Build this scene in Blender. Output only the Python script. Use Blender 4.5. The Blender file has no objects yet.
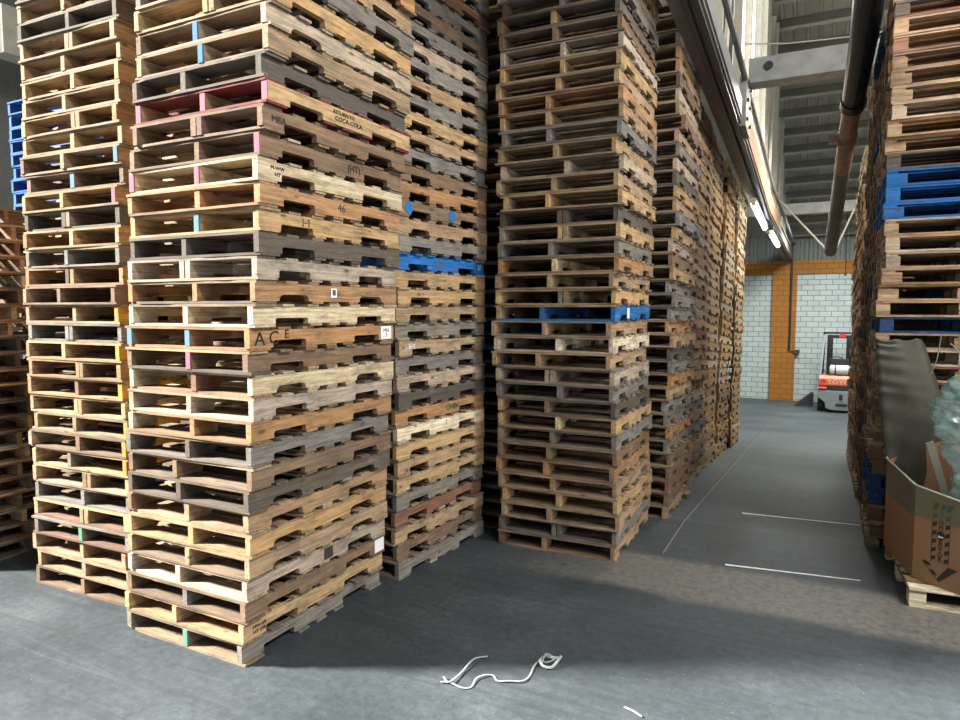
import bpy, bmesh, math, random
from mathutils import Vector, Matrix, Euler, noise
random.seed(11)
R = math.radians
S = bpy.context.scene
COL = S.collection

# ------------------------------------------------------------------ helpers
def lin(h):
    h = h.lstrip('#'); o = []
    for k in (0, 2, 4):
        v = int(h[k:k+2], 16)/255
        o.append(v/12.92 if v <= .04045 else ((v+.055)/1.055)**2.4)
    return tuple(o)

def fz(y):
    """height of the warehouse floor: level, then a long ramp down to the back wall"""
    return -.07*max(0, min(y, 18)-6.4) - .04*max(0, y-18)

def link(o, parent=None):
    COL.objects.link(o)
    if parent is not None: o.parent = parent
    return o

def tag(o, label=None, cat=None, group=None, kind=None):
    if label: o['label'] = label
    if cat: o['category'] = cat
    if group: o['group'] = group
    if kind: o['kind'] = kind
    return o

def empty(name, loc=(0, 0, 0), rz=0):
    o = bpy.data.objects.new(name, None)
    o.empty_display_size = .1
    o.location = loc; o.rotation_euler = (0, 0, rz)
    return link(o)

class MB:
    """collects geometry into one mesh"""
    def __init__(s): s.v = []; s.f = []; s.m = []; s.c = []
    def add(s, vs, fs, mi=0, col=None):
        n = len(s.v); s.v += [tuple(v) for v in vs]
        for f in fs:
            s.f.append(tuple(i+n for i in f)); s.m.append(mi); s.c.append(col)
        return s
    def box(s, c, d, mi=0, rot=None, col=None, M=None):
        hx, hy, hz = d[0]/2, d[1]/2, d[2]/2
        vs = [Vector((x*hx, y*hy, z*hz)) for z in (-1, 1) for y in (-1, 1) for x in (-1, 1)]
        if rot is not None:
            rm = Euler(rot).to_matrix(); vs = [rm @ v for v in vs]
        vs = [v+Vector(c) for v in vs]
        if M is not None: vs = [M @ v for v in vs]
        return s.add(vs, [(0, 2, 3, 1), (4, 5, 7, 6), (0, 1, 5, 4), (2, 6, 7, 3), (0, 4, 6, 2), (1, 3, 7, 5)], mi, col)
    def prism(s, poly, axis, a, b, mi=0):
        """poly: 2D points in the plane across axis, pushed from a to b"""
        def p(u, v, w):
            return {0: (w, u, v), 1: (u, w, v), 2: (u, v, w)}[axis]
        n = len(poly)
        vs = [p(u, v, a) for u, v in poly]+[p(u, v, b) for u, v in poly]
        fs = [tuple(range(n)), tuple(range(2*n-1, n-1, -1))]
        fs += [(i, (i+1) % n, n+(i+1) % n, n+i) for i in range(n)]
        return s.add(vs, fs, mi)
    def tube(s, pts, r, seg=10, mi=0, flat=1., cap=True):
        pts = [Vector(p) for p in pts]; n = len(pts)
        rs = r if isinstance(r, (list, tuple)) else [r]*n
        base = len(s.v); prev = None
        for i, p in enumerate(pts):
            t = (pts[min(i+1, n-1)]-pts[max(i-1, 0)]).normalized()
            if prev is None:
                u = t.cross(Vector((0, 0, 1)))
                if u.length < .05: u = t.cross(Vector((1, 0, 0)))
            else: u = prev-t*prev.dot(t)
            u.normalize(); prev = u; w = t.cross(u)
            for k in range(seg):
                a = 2*math.pi*k/seg
                s.v.append(tuple(p+u*math.cos(a)*rs[i]+w*math.sin(a)*rs[i]*flat))
        for i in range(n-1):
            for k in range(seg):
                k2 = (k+1) % seg
                s.f.append((base+i*seg+k, base+i*seg+k2, base+(i+1)*seg+k2, base+(i+1)*seg+k)); s.m.append(mi); s.c.append(None)
        if cap:
            s.f.append(tuple(base+k for k in reversed(range(seg)))); s.m.append(mi); s.c.append(None)
            s.f.append(tuple(base+(n-1)*seg+k for k in range(seg))); s.m.append(mi); s.c.append(None)
        return s
    def mesh(s, name, mats=(), smooth=False, bevel=0):
        me = bpy.data.meshes.new(name); me.from_pydata(s.v, [], s.f)
        for m in (mats if isinstance(mats, (list, tuple)) else [mats]): me.materials.append(m)
        for p, mi in zip(me.polygons, s.m): p.material_index = mi
        if any(c is not None for c in s.c):
            at = me.color_attributes.new('Col', 'FLOAT_COLOR', 'CORNER')
            for p, c in zip(me.polygons, s.c):
                for li in p.loop_indices: at.data[li].color = (*(c or (.4, .3, .2)), 1)
        bm = bmesh.new(); bm.from_mesh(me)
        bmesh.ops.recalc_face_normals(bm, faces=bm.faces)
        if bevel:
            bmesh.ops.bevel(bm, geom=[e for e in bm.edges if len(e.link_faces) == 2 and e.calc_face_angle(0) > .6], offset=bevel, segments=2, affect='EDGES', profile=.6)
        bm.to_mesh(me); bm.free()
        if smooth:
            for p in me.polygons: p.use_smooth = True
        return me
    def build(s, name, mats, parent=None, smooth=False, bevel=0):
        o = bpy.data.objects.new(name, s.mesh(name, mats, smooth, bevel))
        return link(o, parent)

def struct(o, label, cat, group=None): return tag(o, label, cat, group, 'structure')

# ------------------------------------------------------------------ materials
def newmat(name):
    m = bpy.data.materials.new(name); m.use_nodes = True
    nt = m.node_tree; return m, nt, nt.nodes['Principled BSDF']
def N(nt, t, **kw):
    n = nt.nodes.new(t)
    for k, v in kw.items():
        if k.startswith('i_'):
            key = k[2:]; key = int(key) if key.isdigit() else key
            n.inputs[key].default_value = v
        else: setattr(n, k, v)
    return n
def L(nt, a, b): nt.links.new(a, b)
def ramp(nt, fac, stops):
    r = N(nt, 'ShaderNodeValToRGB'); e = r.color_ramp.elements
    while len(e) < len(stops): e.new(.5)
    for k, (p, c) in enumerate(stops):
        e[k].position = p; e[k].color = (c, c, c, 1) if isinstance(c, (int, float)) else (*c, 1)
    L(nt, fac, r.inputs[0]); return r.outputs[0]
def mix(nt, a, b, fac, mode='MIX'):
    m = N(nt, 'ShaderNodeMix', data_type='RGBA', blend_type=mode)
    for ix, v in ((0, fac), (6, a), (7, b)):
        sock = m.inputs[ix]
        if hasattr(v, 'links'): L(nt, v, sock)
        elif isinstance(v, (int, float)): sock.default_value = v if ix == 0 else (v, v, v, 1)
        else: sock.default_value = (*v[:3], 1)
    return m.outputs[2]
def math_(nt, op, a, b=0., c=None):
    m = N(nt, 'ShaderNodeMath', operation=op)
    for k, v in enumerate((a, b) if c is None else (a, b, c)):
        if hasattr(v, 'links'): L(nt, v, m.inputs[k])
        else: m.inputs[k].default_value = v
    return m.outputs[0]

def plain(name, col, rough=.6, metal=0., var=.12, scale=6., bump=0., spec=.5):
    m, nt, b = newmat(name); tc = N(nt, 'ShaderNodeTexCoord')
    nz = N(nt, 'ShaderNodeTexNoise', i_Scale=scale, i_Detail=6., i_Roughness=.65); L(nt, tc.outputs['Object'], nz.inputs['Vector'])
    f = ramp(nt, nz.outputs[0], [(.3, 1-var), (.7, 1+var)])
    L(nt, mix(nt, col, f, 1., 'MULTIPLY'), b.inputs['Base Color'])
    b.inputs['Roughness'].default_value = rough; b.inputs['Metallic'].default_value = metal
    b.inputs['Specular IOR Level'].default_value = spec
    if bump:
        bp = N(nt, 'ShaderNodeBump', i_Strength=bump, i_Distance=.01); L(nt, nz.outputs[0], bp.inputs['Height']); L(nt, bp.outputs[0], b.inputs['Normal'])
    return m

def wood_mat(name, source):
    m, nt, b = newmat(name)
    tc = N(nt, 'ShaderNodeTexCoord'); oi = N(nt, 'ShaderNodeObjectInfo')
    if source == 'object': base = oi.outputs['Color']
    else: base = N(nt, 'ShaderNodeVertexColor', layer_name='Col').outputs[0]
    off = N(nt, 'ShaderNodeVectorMath', operation='SCALE'); off.inputs[0].default_value = (37, 91, 53); L(nt, oi.outputs['Random'], off.inputs['Scale'])
    ad = N(nt, 'ShaderNodeVectorMath', operation='ADD'); L(nt, tc.outputs['Object'], ad.inputs[0]); L(nt, off.outputs[0], ad.inputs[1])
    mp = N(nt, 'ShaderNodeMapping'); mp.inputs['Scale'].default_value = (2.2, 42, 42) if source == 'object' else (14, 14, 30); L(nt, ad.outputs[0], mp.inputs[0])
    g = N(nt, 'ShaderNodeTexNoise', i_Scale=1.6, i_Detail=7., i_Roughness=.7, i_Distortion=.6); L(nt, mp.outputs[0], g.inputs['Vector'])
    grain = ramp(nt, g.outputs[0], [(.27, .26), (.45, .82), (.70, 1.5)])
    c1 = mix(nt, base, grain, .85, 'MULTIPLY')
    st = N(nt, 'ShaderNodeTexNoise', i_Scale=4.2, i_Detail=7., i_Roughness=.75); ms = N(nt, 'ShaderNodeMapping'); ms.inputs['Scale'].default_value = (1, 3, 3); L(nt, ad.outputs[0], ms.inputs[0]); L(nt, ms.outputs[0], st.inputs['Vector'])
    sf = ramp(nt, st.outputs[0], [(.47, 0.), (.68, .72)])
    c2 = mix(nt, c1, (.085, .068, .055), sf)          # weather stains
    pf = ramp(nt, st.outputs[0], [(.26, .34), (.42, 0.)])
    c2 = mix(nt, c2, (.48, .40, .30), pf)             # bleached patches
    kn = N(nt, 'ShaderNodeTexVoronoi', i_Scale=1., i_Randomness=1.); mk = N(nt, 'ShaderNodeMapping'); mk.inputs['Scale'].default_value = (4, 9, 9)
    L(nt, ad.outputs[0], mk.inputs[0]); L(nt, mk.outputs[0], kn.inputs['Vector'])
    kf = ramp(nt, kn.outputs['Distance'], [(.06, .75), (.13, 0.)])
    c3 = mix(nt, c2, (.07, .035, .018), kf)           # knots
    if source == 'object':
        at = N(nt, 'ShaderNodeAttribute', attribute_type='OBJECT', attribute_name='end_paint')
        am = N(nt, 'ShaderNodeAttribute', attribute_type='OBJECT', attribute_name='end_mask')
        sx = N(nt, 'ShaderNodeSeparateXYZ'); L(nt, tc.outputs['Object'], sx.inputs[0])
        e = math_(nt, 'GREATER_THAN', math_(nt, 'ABSOLUTE', sx.outputs[0]), .6)
        e = math_(nt, 'MULTIPLY', e, am.outputs['Fac'])
        c3 = mix(nt, c3, at.outputs['Color'], e)
    L(nt, c3, b.inputs['Base Color'])
    b.inputs['Roughness'].default_value = .82; b.inputs['Specular IOR Level'].default_value = .25
    bp = N(nt, 'ShaderNodeBump', i_Strength=.45, i_Distance=.004); L(nt, g.outputs[0], bp.inputs['Height']); L(nt, bp.outputs[0], b.inputs['Normal'])
    return m

WOOD = wood_mat('pallet_wood', 'object')
WOODV = wood_mat('pallet_wood_far', 'attr')
INK = plain('black_ink', (.012, .011, .012), .8)
WHITE_STICKER = plain('sticker_paper', (.78, .80, .80), .5, var=.04)
DARKPATCH = plain('dark_patch', (.035, .028, .025), .8)
GREENINK = plain('green_ink', (.03, .12, .05), .7)
BLUEPAINT = plain('blue_paint', lin('1c6aa8'), .55, var=.2, scale=14)

def floor_mat():
    m, nt, b = newmat('worn_concrete_floor')
    tc = N(nt, 'ShaderNodeTexCoord'); sx = N(nt, 'ShaderNodeSeparateXYZ'); L(nt, tc.outputs['Object'], sx.inputs[0])
    X, Y = sx.outputs[0], sx.outputs[1]
    n1 = N(nt, 'ShaderNodeTexNoise', i_Scale=.9, i_Detail=8., i_Roughness=.62); L(nt, tc.outputs['Object'], n1.inputs['Vector'])
    n2 = N(nt, 'ShaderNodeTexNoise', i_Scale=18., i_Detail=6., i_Roughness=.75); L(nt, tc.outputs['Object'], n2.inputs['Vector'])
    mp = N(nt, 'ShaderNodeMapping'); mp.inputs['Rotation'].default_value = (0, 0, R(35)); mp.inputs['Scale'].default_value = (2., 26, 1); L(nt, tc.outputs['Object'], mp.inputs[0])
    n3 = N(nt, 'ShaderNodeTexNoise', i_Scale=1.1, i_Detail=5., i_Roughness=.6, i_Distortion=.4); L(nt, mp.outputs[0], n3.inputs['Vector'])
    base = ramp(nt, n1.outputs[0], [(.28, (.025, .032, .037)), (.52, (.041, .051, .058)), (.76, (.069, .083, .092))])
    c = mix(nt, base, ramp(nt, n2.outputs[0], [(.3, .68), (.7, 1.32)]), 1., 'MULTIPLY')
    c = mix(nt, c, ramp(nt, n3.outputs[0], [(.3, .93), (.7, 1.07)]), 1., 'MULTIPLY')
    # bright grit and scuffs
    n4 = N(nt, 'ShaderNodeTexNoise', i_Scale=75., i_Detail=3., i_Roughness=.6); L(nt, tc.outputs['Object'], n4.inputs['Vector'])
    c = mix(nt, c, (.34, .37, .38), ramp(nt, n4.outputs[0], [(.66, 0.), (.74, .45)]))
    # tyre scuffs in long curves
    mw = N(nt, 'ShaderNodeMapping'); mw.inputs['Rotation'].default_value = (0, 0, R(-62)); mw.inputs['Scale'].default_value = (.5, 7, 1); L(nt, tc.outputs['Object'], mw.inputs[0])
    n5 = N(nt, 'ShaderNodeTexNoise', i_Scale=1.3, i_Detail=3., i_Roughness=.55, i_Distortion=1.2); L(nt, mw.outputs[0], n5.inputs['Vector'])
    c = mix(nt, c, (.030, .036, .040), ramp(nt, n5.outputs[0], [(.55, 0.), (.66, .55)]))
    c = mix(nt, c, (.12, .14, .15), ramp(nt, n5.outputs[0], [(.24, .28), (.36, 0.)]))
    # a bare worn strip of older concrete across the aisle
    Yn = math_(nt, 'ADD', Y, math_(nt, 'MULTIPLY', math_(nt, 'SUBTRACT', n1.outputs[0], .5), .35))
    a = math_(nt, 'SMOOTH_MIN', math_(nt, 'MULTIPLY', math_(nt, 'SUBTRACT', Yn, 4.58), 9.), math_(nt, 'MULTIPLY', math_(nt, 'SUBTRACT', 5.42, Yn), 9.), .2)
    msk = N(nt, 'ShaderNodeClamp'); L(nt, a, msk.inputs[0])
    fx = N(nt, 'ShaderNodeClamp'); L(nt, math_(nt, 'MULTIPLY', math_(nt, 'ADD', X, 2.4), .9), fx.inputs[0])
    mk = math_(nt, 'MULTIPLY', msk.outputs[0], fx.outputs[0])
    mk = math_(nt, 'MULTIPLY', mk, ramp(nt, n2.outputs[0], [(.32, .25), (.6, 1.)]))
    c = mix(nt, c, (.150, .146, .130), mk)
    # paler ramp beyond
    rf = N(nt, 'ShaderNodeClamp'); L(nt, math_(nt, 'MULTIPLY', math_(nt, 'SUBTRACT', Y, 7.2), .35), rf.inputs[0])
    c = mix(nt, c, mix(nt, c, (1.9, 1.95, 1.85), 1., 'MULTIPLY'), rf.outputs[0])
    # broken rough patch
    px = math_(nt, 'MULTIPLY', math_(nt, 'ADD', X, .70), 4.5); py = math_(nt, 'MULTIPLY', math_(nt, 'SUBTRACT', Y, 6.15), 1.15)
    d = math_(nt, 'ADD', math_(nt, 'MULTIPLY', px, px), math_(nt, 'MULTIPLY', py, py))
    d = math_(nt, 'ADD', d, math_(nt, 'MULTIPLY', math_(nt, 'SUBTRACT', n2.outputs[0], .5), 3.))
    pm = ramp(nt, d, [(.3, .95), (1.3, 0.)])
    c = mix(nt, c, (.035, .037, .039), math_(nt, 'MULTIPLY', pm, ramp(nt, n4.outputs[0], [(.34, .25), (.52, 1.)])))
    # slab joints
    def joint(coord, at, w, gate=None):
        j = math_(nt, 'LESS_THAN', math_(nt, 'ABSOLUTE', math_(nt, 'SUBTRACT', coord, at)), w)
        if gate is not None: j = math_(nt, 'MULTIPLY', j, gate)
        return j
    g1 = math_(nt, 'GREATER_THAN', Y, 5.45)
    c = mix(nt, c, (.03, .033, .035), joint(X, -1.13, .008, g1))
    c = mix(nt, c, (.20, .21, .21), joint(X, -1.113, .006, g1))
    c = mix(nt, c, (.03, .03, .032), joint(Yn, 5.47, .005, math_(nt, 'GREATER_THAN', X, -1.4)))
    L(nt, c, b.inputs['Base Color'])
    L(nt, ramp(nt, n1.outputs[0], [(.3, .48), (.7, .72)]), b.inputs['Roughness'])
    b.inputs['Specular IOR Level'].default_value = .35
    hb = math_(nt, 'ADD', n2.outputs[0], math_(nt, 'MULTIPLY', n3.outputs[0], .15))
    bp = N(nt, 'ShaderNodeBump', i_Strength=.25, i_Distance=.006); L(nt, hb, bp.inputs['Height']); L(nt, bp.outputs[0], b.inputs['Normal'])
    return m
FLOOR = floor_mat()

def brick_mat(name, c1, c2, mortar, dirty):
    m, nt, b = newmat(name)
    tc = N(nt, 'ShaderNodeTexCoord'); sp = N(nt, 'ShaderNodeSeparateXYZ'); L(nt, tc.outputs['Object'], sp.inputs[0])
    cb = N(nt, 'ShaderNodeCombineXYZ'); L(nt, sp.outputs[0], cb.inputs[0]); L(nt, sp.outputs[2], cb.inputs[1])
    br = N(nt, 'ShaderNodeTexBrick', i_Scale=1.); br.inputs['Brick Width'].default_value = .36; br.inputs['Row Height'].default_value = .172
    br.inputs['Mortar Size'].default_value = .014; br.inputs['Mortar Smooth'].default_value = .3
    br.inputs['Color1'].default_value = (*c1, 1); br.inputs['Color2'].default_value = (*c2, 1); br.inputs['Mortar'].default_value = (*mortar, 1)
    L(nt, cb.outputs[0], br.inputs['Vector'])
    nz = N(nt, 'ShaderNodeTexNoise', i_Scale=1.7, i_Detail=8., i_Roughness=.7); L(nt, tc.outputs['Object'], nz.inputs['Vector'])
    c = mix(nt, br.outputs[0], dirty, ramp(nt, nz.outputs[0], [(.5, 0.), (.8, .55)]))
    L(nt, c, b.inputs['Base Color']); b.inputs['Roughness'].default_value = .7
    bp = N(nt, 'ShaderNodeBump', i_Strength=.6, i_Distance=.012, invert=True); L(nt, br.outputs['Fac'], bp.inputs['Height']); L(nt, bp.outputs[0], b.inputs['Normal'])
    return m
BRICK = brick_mat('white_painted_brick', (.62, .68, .66), (.54, .60, .58), (.26, .30, .30), (.34, .39, .38))
ORANGE = brick_mat('orange_painted_brick', (.46, .19, .022), (.40, .16, .02), (.26, .10, .015), (.26, .13, .03))
SIDING = plain('grey_siding', (.20, .21, .20), .6)
DECK = plain('roof_deck_paint', (.40, .385, .33), .7, var=.15, scale=2.)
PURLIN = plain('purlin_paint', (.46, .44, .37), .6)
WEBSHADE = plain('purlin_web_painted_shade', (.17, .165, .14), .7)  # purlin paint darkened, the shade on the web's near side put into colour
STEEL = plain('grey_steel', (.26, .27, .28), .5, .3, var=.2, scale=5)
DARKSTEEL = plain('dark_rail', (.06, .06, .065), .45, .5)
CREAMSTEEL = plain('cream_painted_steel', (.58, .56, .46), .55)
WHITEBEAM = plain('white_painted_beam', (.36, .37, .35), .6, var=.22, scale=5)
PLANKWOOD = plain('pinkish_timber', (.50, .33, .22), .8, var=.25, scale=9)
GIRDER = plain('brown_grey_girder', (.21, .18, .155), .65, var=.25, scale=4)
PIPEBLACK = plain('black_pipe', (.018, .022, .028), .38, .2, var=.2)
PIPEBROWN = plain('pinkish_brown_pipe', (.36, .24, .18), .5, .1, var=.25)
PIPEGREY = plain('grey_pipe', (.13, .125, .115), .5, .2, var=.2)
LINE = plain('white_floor_paint', (.72, .74, .73), .6, var=.3, scale=22)
STRAPM = plain('grey_white_strap', (.30, .335, .345), .45, var=.12, scale=30)
def emit(name, col, s):
    m, nt, b = newmat(name); b.inputs['Base Color'].default_value = (*col, 1)
    b.inputs['Emission Color'].default_value = (*col, 1); b.inputs['Emission Strength'].default_value = s
    return m
TUBE = emit('lit_tube', (.82, .93, 1.), 14.)
DAYPANEL = emit('daylit_panel', (1., .98, .93), 1.7)
DAYPANEL2 = emit('daylit_panel_blue', (.72, .88, .92), .55)

# ------------------------------------------------------------------ setting
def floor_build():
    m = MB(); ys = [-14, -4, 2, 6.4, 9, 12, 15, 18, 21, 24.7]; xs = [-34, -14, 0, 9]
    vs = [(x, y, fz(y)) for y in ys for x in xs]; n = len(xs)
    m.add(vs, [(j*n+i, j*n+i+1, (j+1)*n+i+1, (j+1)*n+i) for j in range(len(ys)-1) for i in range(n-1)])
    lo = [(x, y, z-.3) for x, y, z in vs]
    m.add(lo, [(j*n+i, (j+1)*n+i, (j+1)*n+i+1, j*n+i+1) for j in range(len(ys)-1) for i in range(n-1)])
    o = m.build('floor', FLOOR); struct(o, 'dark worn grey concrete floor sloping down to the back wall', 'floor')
floor_build()

YW = 24.6
def zw(y): return fz(y)
w = MB().box((-3.5, YW+.15, .95), (25, .3, 4.6)).build('wall_back', BRICK); struct(w, 'white painted block wall at the far end of the aisle', 'wall')
w = MB().box((-3.5, YW+.0, 3.33), (25, .14, .44)).build('trim_1', ORANGE); struct(w, 'orange painted band along the top of the white block wall', 'trim')
w = MB().box((-1.22, YW-.02, 1.20), (.74, .2, 4.7)).build('trim_2', ORANGE); struct(w, 'orange painted pillar on the white back wall', 'pillar')
m = MB()
prof = []
x = -16.
while x < 9: prof += [(x, 0), (x+.1, 0), (x+.13, .035), (x+.23, .035)]; x += .26
for (xa, da), (xb, db) in zip(prof, prof[1:]):
    m.add([(xa, YW+.1-da, 3.54), (xb, YW+.1-db, 3.54), (xb, YW+.1-db, 5.2), (xa, YW+.1-da, 5.2)], [(0, 1, 2, 3)])
m.box((-3.5, YW+.2, 4.3), (25, .06, 1.8))
struct(m.build('trim_3', SIDING), 'grey corrugated siding above the orange band', 'wall siding')
w = MB().box((7.6, 14.6, 2.5), (.3, 20.2, 8.4)).build('wall_right', SIDING); struct(w, 'plain grey wall behind the right hand pallets', 'wall')
w = MB()
for y0, y1, z0, z1 in ((5.2, 24.6, -1.3, 4.1), (5.2, 24.6, 6.15, 10.5), (5.2, 6.2, 4.1, 6.15), (6.95, 24.6, 4.1, 6.15)):
    w.box((-14.15, (y0+y1)/2, (z0+z1)/2), (.3, y1-y0, z1-z0))
struct(w.build('wall_left', SIDING), 'dim grey wall far off behind the left stacks', 'wall')

ROOFZ = lambda y: 4.42+.46*(YW-y)
RIDGE = 10.2
# roof deck with real ribs running down the slope
m = MB(); prof = []; x = -15.
while x < 8: prof += [(x, 0), (x+.17, 0), (x+.185, -.05), (x+.235, -.05)]; x += .25
for (xa, da), (xb, db) in zip(prof, prof[1:]):
    m.add([(xa, YW+.3, ROOFZ(YW+.3)+da), (xb, YW+.3, ROOFZ(YW+.3)+db), (xb, RIDGE, ROOFZ(RIDGE)+db), (xa, RIDGE, ROOFZ(RIDGE)+da)], [(0, 1, 2, 3)])
    m.add([(xa, RIDGE, ROOFZ(RIDGE)+da), (xb, RIDGE, ROOFZ(RIDGE)+db), (xb, 1.0, ROOFZ(RIDGE)+db), (xa, 1.0, ROOFZ(RIDGE)+da)], [(0, 1, 2, 3)])
zr = ROOFZ(RIDGE)
m.add([(-15, YW+.3, ROOFZ(YW+.3)+.12), (8, YW+.3, ROOFZ(YW+.3)+.12), (8, RIDGE, zr+.12), (-15, RIDGE, zr+.12), (8, 1.0, zr+.12), (-15, 1.0, zr+.12)], [(0, 1, 2, 3), (3, 2, 4, 5)])
struct(m.build('ceiling', DECK), 'ribbed cream roof deck sloping down to the back wall', 'ceiling')
sl = math.atan(.46); k = 0
y = 11.0
while y < YW-.3:
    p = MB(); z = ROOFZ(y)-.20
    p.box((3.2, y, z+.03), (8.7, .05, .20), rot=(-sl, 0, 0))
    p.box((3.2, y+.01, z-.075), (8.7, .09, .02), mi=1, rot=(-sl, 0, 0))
    o = p.build('roof_purlin', [WEBSHADE, PURLIN]); struct(o, 'cream steel purlin running across under the ribbed roof deck', 'purlin', 'purlins under the roof deck')
    y += .66

# main girder along the aisle
gz = lambda y: 4.36-.10*(min(y, 14)-8.33)-.02*max(0, y-14)
def along(mb, x0, x1, dz0, dz1, y0, y1, mi=0):
    if y0 < 14 < y1: along(mb, x0, x1, dz0, dz1, y0, 14, mi); y0 = 14
    vs = []
    for y in (y0, y1):
        vs += [(x0, y, gz(y)+dz0), (x1, y, gz(y)+dz0), (x1, y, gz(y)+dz1), (x0, y, gz(y)+dz1)]
    mb.add(vs, [(0, 1, 2, 3), (7, 6, 5, 4), (0, 4, 5, 1), (1, 5, 6, 2), (2, 6, 7, 3), (3, 7, 4, 0)], mi)
g = MB(); along(g, -1.25, -1.03, 0, .24, 3.0, YW-.1); along(g, -1.28, -1.0, -.03, .0, 3.0, YW-.1); along(g, -1.28, -1.0, .24, .27, 3.0, YW-.1)
GO = g.build('roof_beam', [GIRDER]); struct(GO, 'heavy brown-grey girder running along the aisle above the stacks', 'girder')
for x0, dz in ((-1.16, -.075), (-1.07, -.075)):
    r_ = MB(); along(r_, x0, x0+.05, dz, dz+.045, 3.0, YW-.2); o = r_.build('rail', DARKSTEEL, GO)
r_ = MB(); along(r_, -1.03, -.985, .02, .22, 3.0, 8.9); r_.build('side_plate', STEEL, GO)
r_ = MB(); along(r_, -1.03, -.99, .03, .36, 9.6, 17.5); o = r_.build('side_plank', PLANKWOOD, GO); o['label'] = 'pinkish timber plank'
r_ = MB(); along(r_, -1.03, -.95, -.06, .56, 9.0, 9.5)
o = r_.build('gusset_plate', WHITEBEAM, GO); o['label'] = 'whitish bolted plate'
for yy in (9.1, 9.4):
    for dz in (.05, .28, .5):
        MB().tube([(-.95, yy, gz(yy)+dz), (-.925, yy, gz(yy)+dz)], .022, 8).build('bolt', DARKSTEEL, o)
c_ = MB().tube([(-.97, y, gz(y)+.50) for y in (3, 9, 14, 15, 21, YW-.2)], .035, 8).build('conduit', STEEL); struct(c_, 'grey conduit running along the top edge of the aisle girder', 'conduit')
# posts of the clerestory above the girder
ys = [6.2, 8.3, 10.1, 11.4, 12.9, 14.2, 14.9, 16.2, 17.8, 19.2, 20.6, 22.4]
for k, yy in enumerate(ys):
    p = MB(); z0, z1 = gz(yy)+.27, (ROOFZ(max(yy, RIDGE)))-.05
    p.box((-1.2, yy, (z0+z1)/2), (.10, .09, z1-z0))
    struct(p.build('trim_post', CREAMSTEEL), 'slim cream post standing on the girder under the roof', 'post', 'cream posts above the girder')
for k in range(len(ys)-1):
    if k in (0, 1, 6, 8):
        ya, yb = ys[k], ys[k+1]
        d = MB().tube([(-1.12, ya, gz(ya)+.5), (-1.12, yb, ROOFZ(max(yb, RIDGE))-.2)], .035, 6)
        struct(d.build('trim_brace', CREAMSTEEL), 'thin slanting cream brace between the posts above the girder', 'brace', 'slanting braces above the girder')
for k in range(3):
    ya, yb = ys[k+2]+.09, ys[k+3]-.09
    zt = ROOFZ(max(RIDGE, yb))-.25
    p = MB().box((-1.26, (ya+yb)/2, (gz(ya)+.3+zt)/2), (.02, yb-ya, zt-gz(ya)-.3))
    struct(p.build('window_%d' % (k+1), DAYPANEL), 'tall glowing translucent daylight panel above the girder', 'window', 'daylight panels above the girder')
# left background windows
for k, (y0, y1, z0, z1) in enumerate(((6.25, 6.9, 4.9, 5.35), (6.25, 6.55, 4.15, 4.6))):
    p = MB().box((-14.1, (y0+y1)/2, (z0+z1)/2), (.05, y1-y0, z1-z0)); struct(p.build('window_%d' % (k+4), DAYPANEL2), 'pale bluish window pane far off behind the left stacks', 'window', 'far left panes')
b_ = MB().box((-12, 9.4, 6.45), (.4, 6., .75)); struct(b_.build('trim_beam', CREAMSTEEL), 'beige roof beam at the upper left corner', 'beam')

# cross beams
def crossbeam(y, z, x0, x1, h, d, label):
    p = MB().box(((x0+x1)/2, y, z), (x1-x0, d, h)); o = p.build('cross_beam', WHITEBEAM, None, bevel=.01)
    struct(o, label, 'beam'); return o
cb = crossbeam(9.32, 4.93, -.95, 7.4, .30, .3, 'whitish cross beam spanning the aisle at girder height')
for xx in (-.72,):
    MB().tube([(xx, 9.19, 4.96), (xx, 9.14, 4.96)], .05, 10).build('bolt', DARKSTEEL, cb)
crossbeam(18.5, 4.42, -3., 7.4, .26, .25, 'far pale cross beam low over the aisle near the back wall')
wv = MB().tube([(-1., 9.1, 5.24), (-.5, 9.1, 5.16), (.2, 9.1, 5.12), (1., 9.1, 5.12)], .008, 6).build('wire', CREAMSTEEL); struct(wv, 'thin wire along the top of the whitish cross beam', 'wire')
wv = MB().tube([(-1.25, 18, 4.8), (.05, 18, 3.28), (.13, 18, 3.27), (.52, 18, 4.3)], .022, 8).build('conduit', CREAMSTEEL); struct(wv, 'thin V-shaped hanging conduit before the back wall', 'conduit')
wv = MB().tube([(.40, 19, 4.5), (.41, 19, 2.85)], .012, 6); wv.box((.41, 19, 2.83), (.05, .05, .07)); struct(wv.build('pull_cord', DARKSTEEL), 'dark cord hanging before the orange band', 'cord')
wv = MB().tube([(.13, 7.6, 4.62), (.13, 7.6, 10.9)], .008, 6).build('wire', CREAMSTEEL); struct(wv, 'thin pale hanger wire rising beside the black pipe', 'wire')
# conduit on the orange pillar
c_ = MB().tube([(-1.02, YW-.16, 4.1), (-1.02, YW-.16, .60), (-.84, YW-.16, .57)], .035, 8); c_.box((-.77, YW-.17, .57), (.13, .1, .12)); struct(c_.build('conduit', DARKSTEEL), 'dark pipe running down the orange pillar to a small box', 'conduit')

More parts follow.
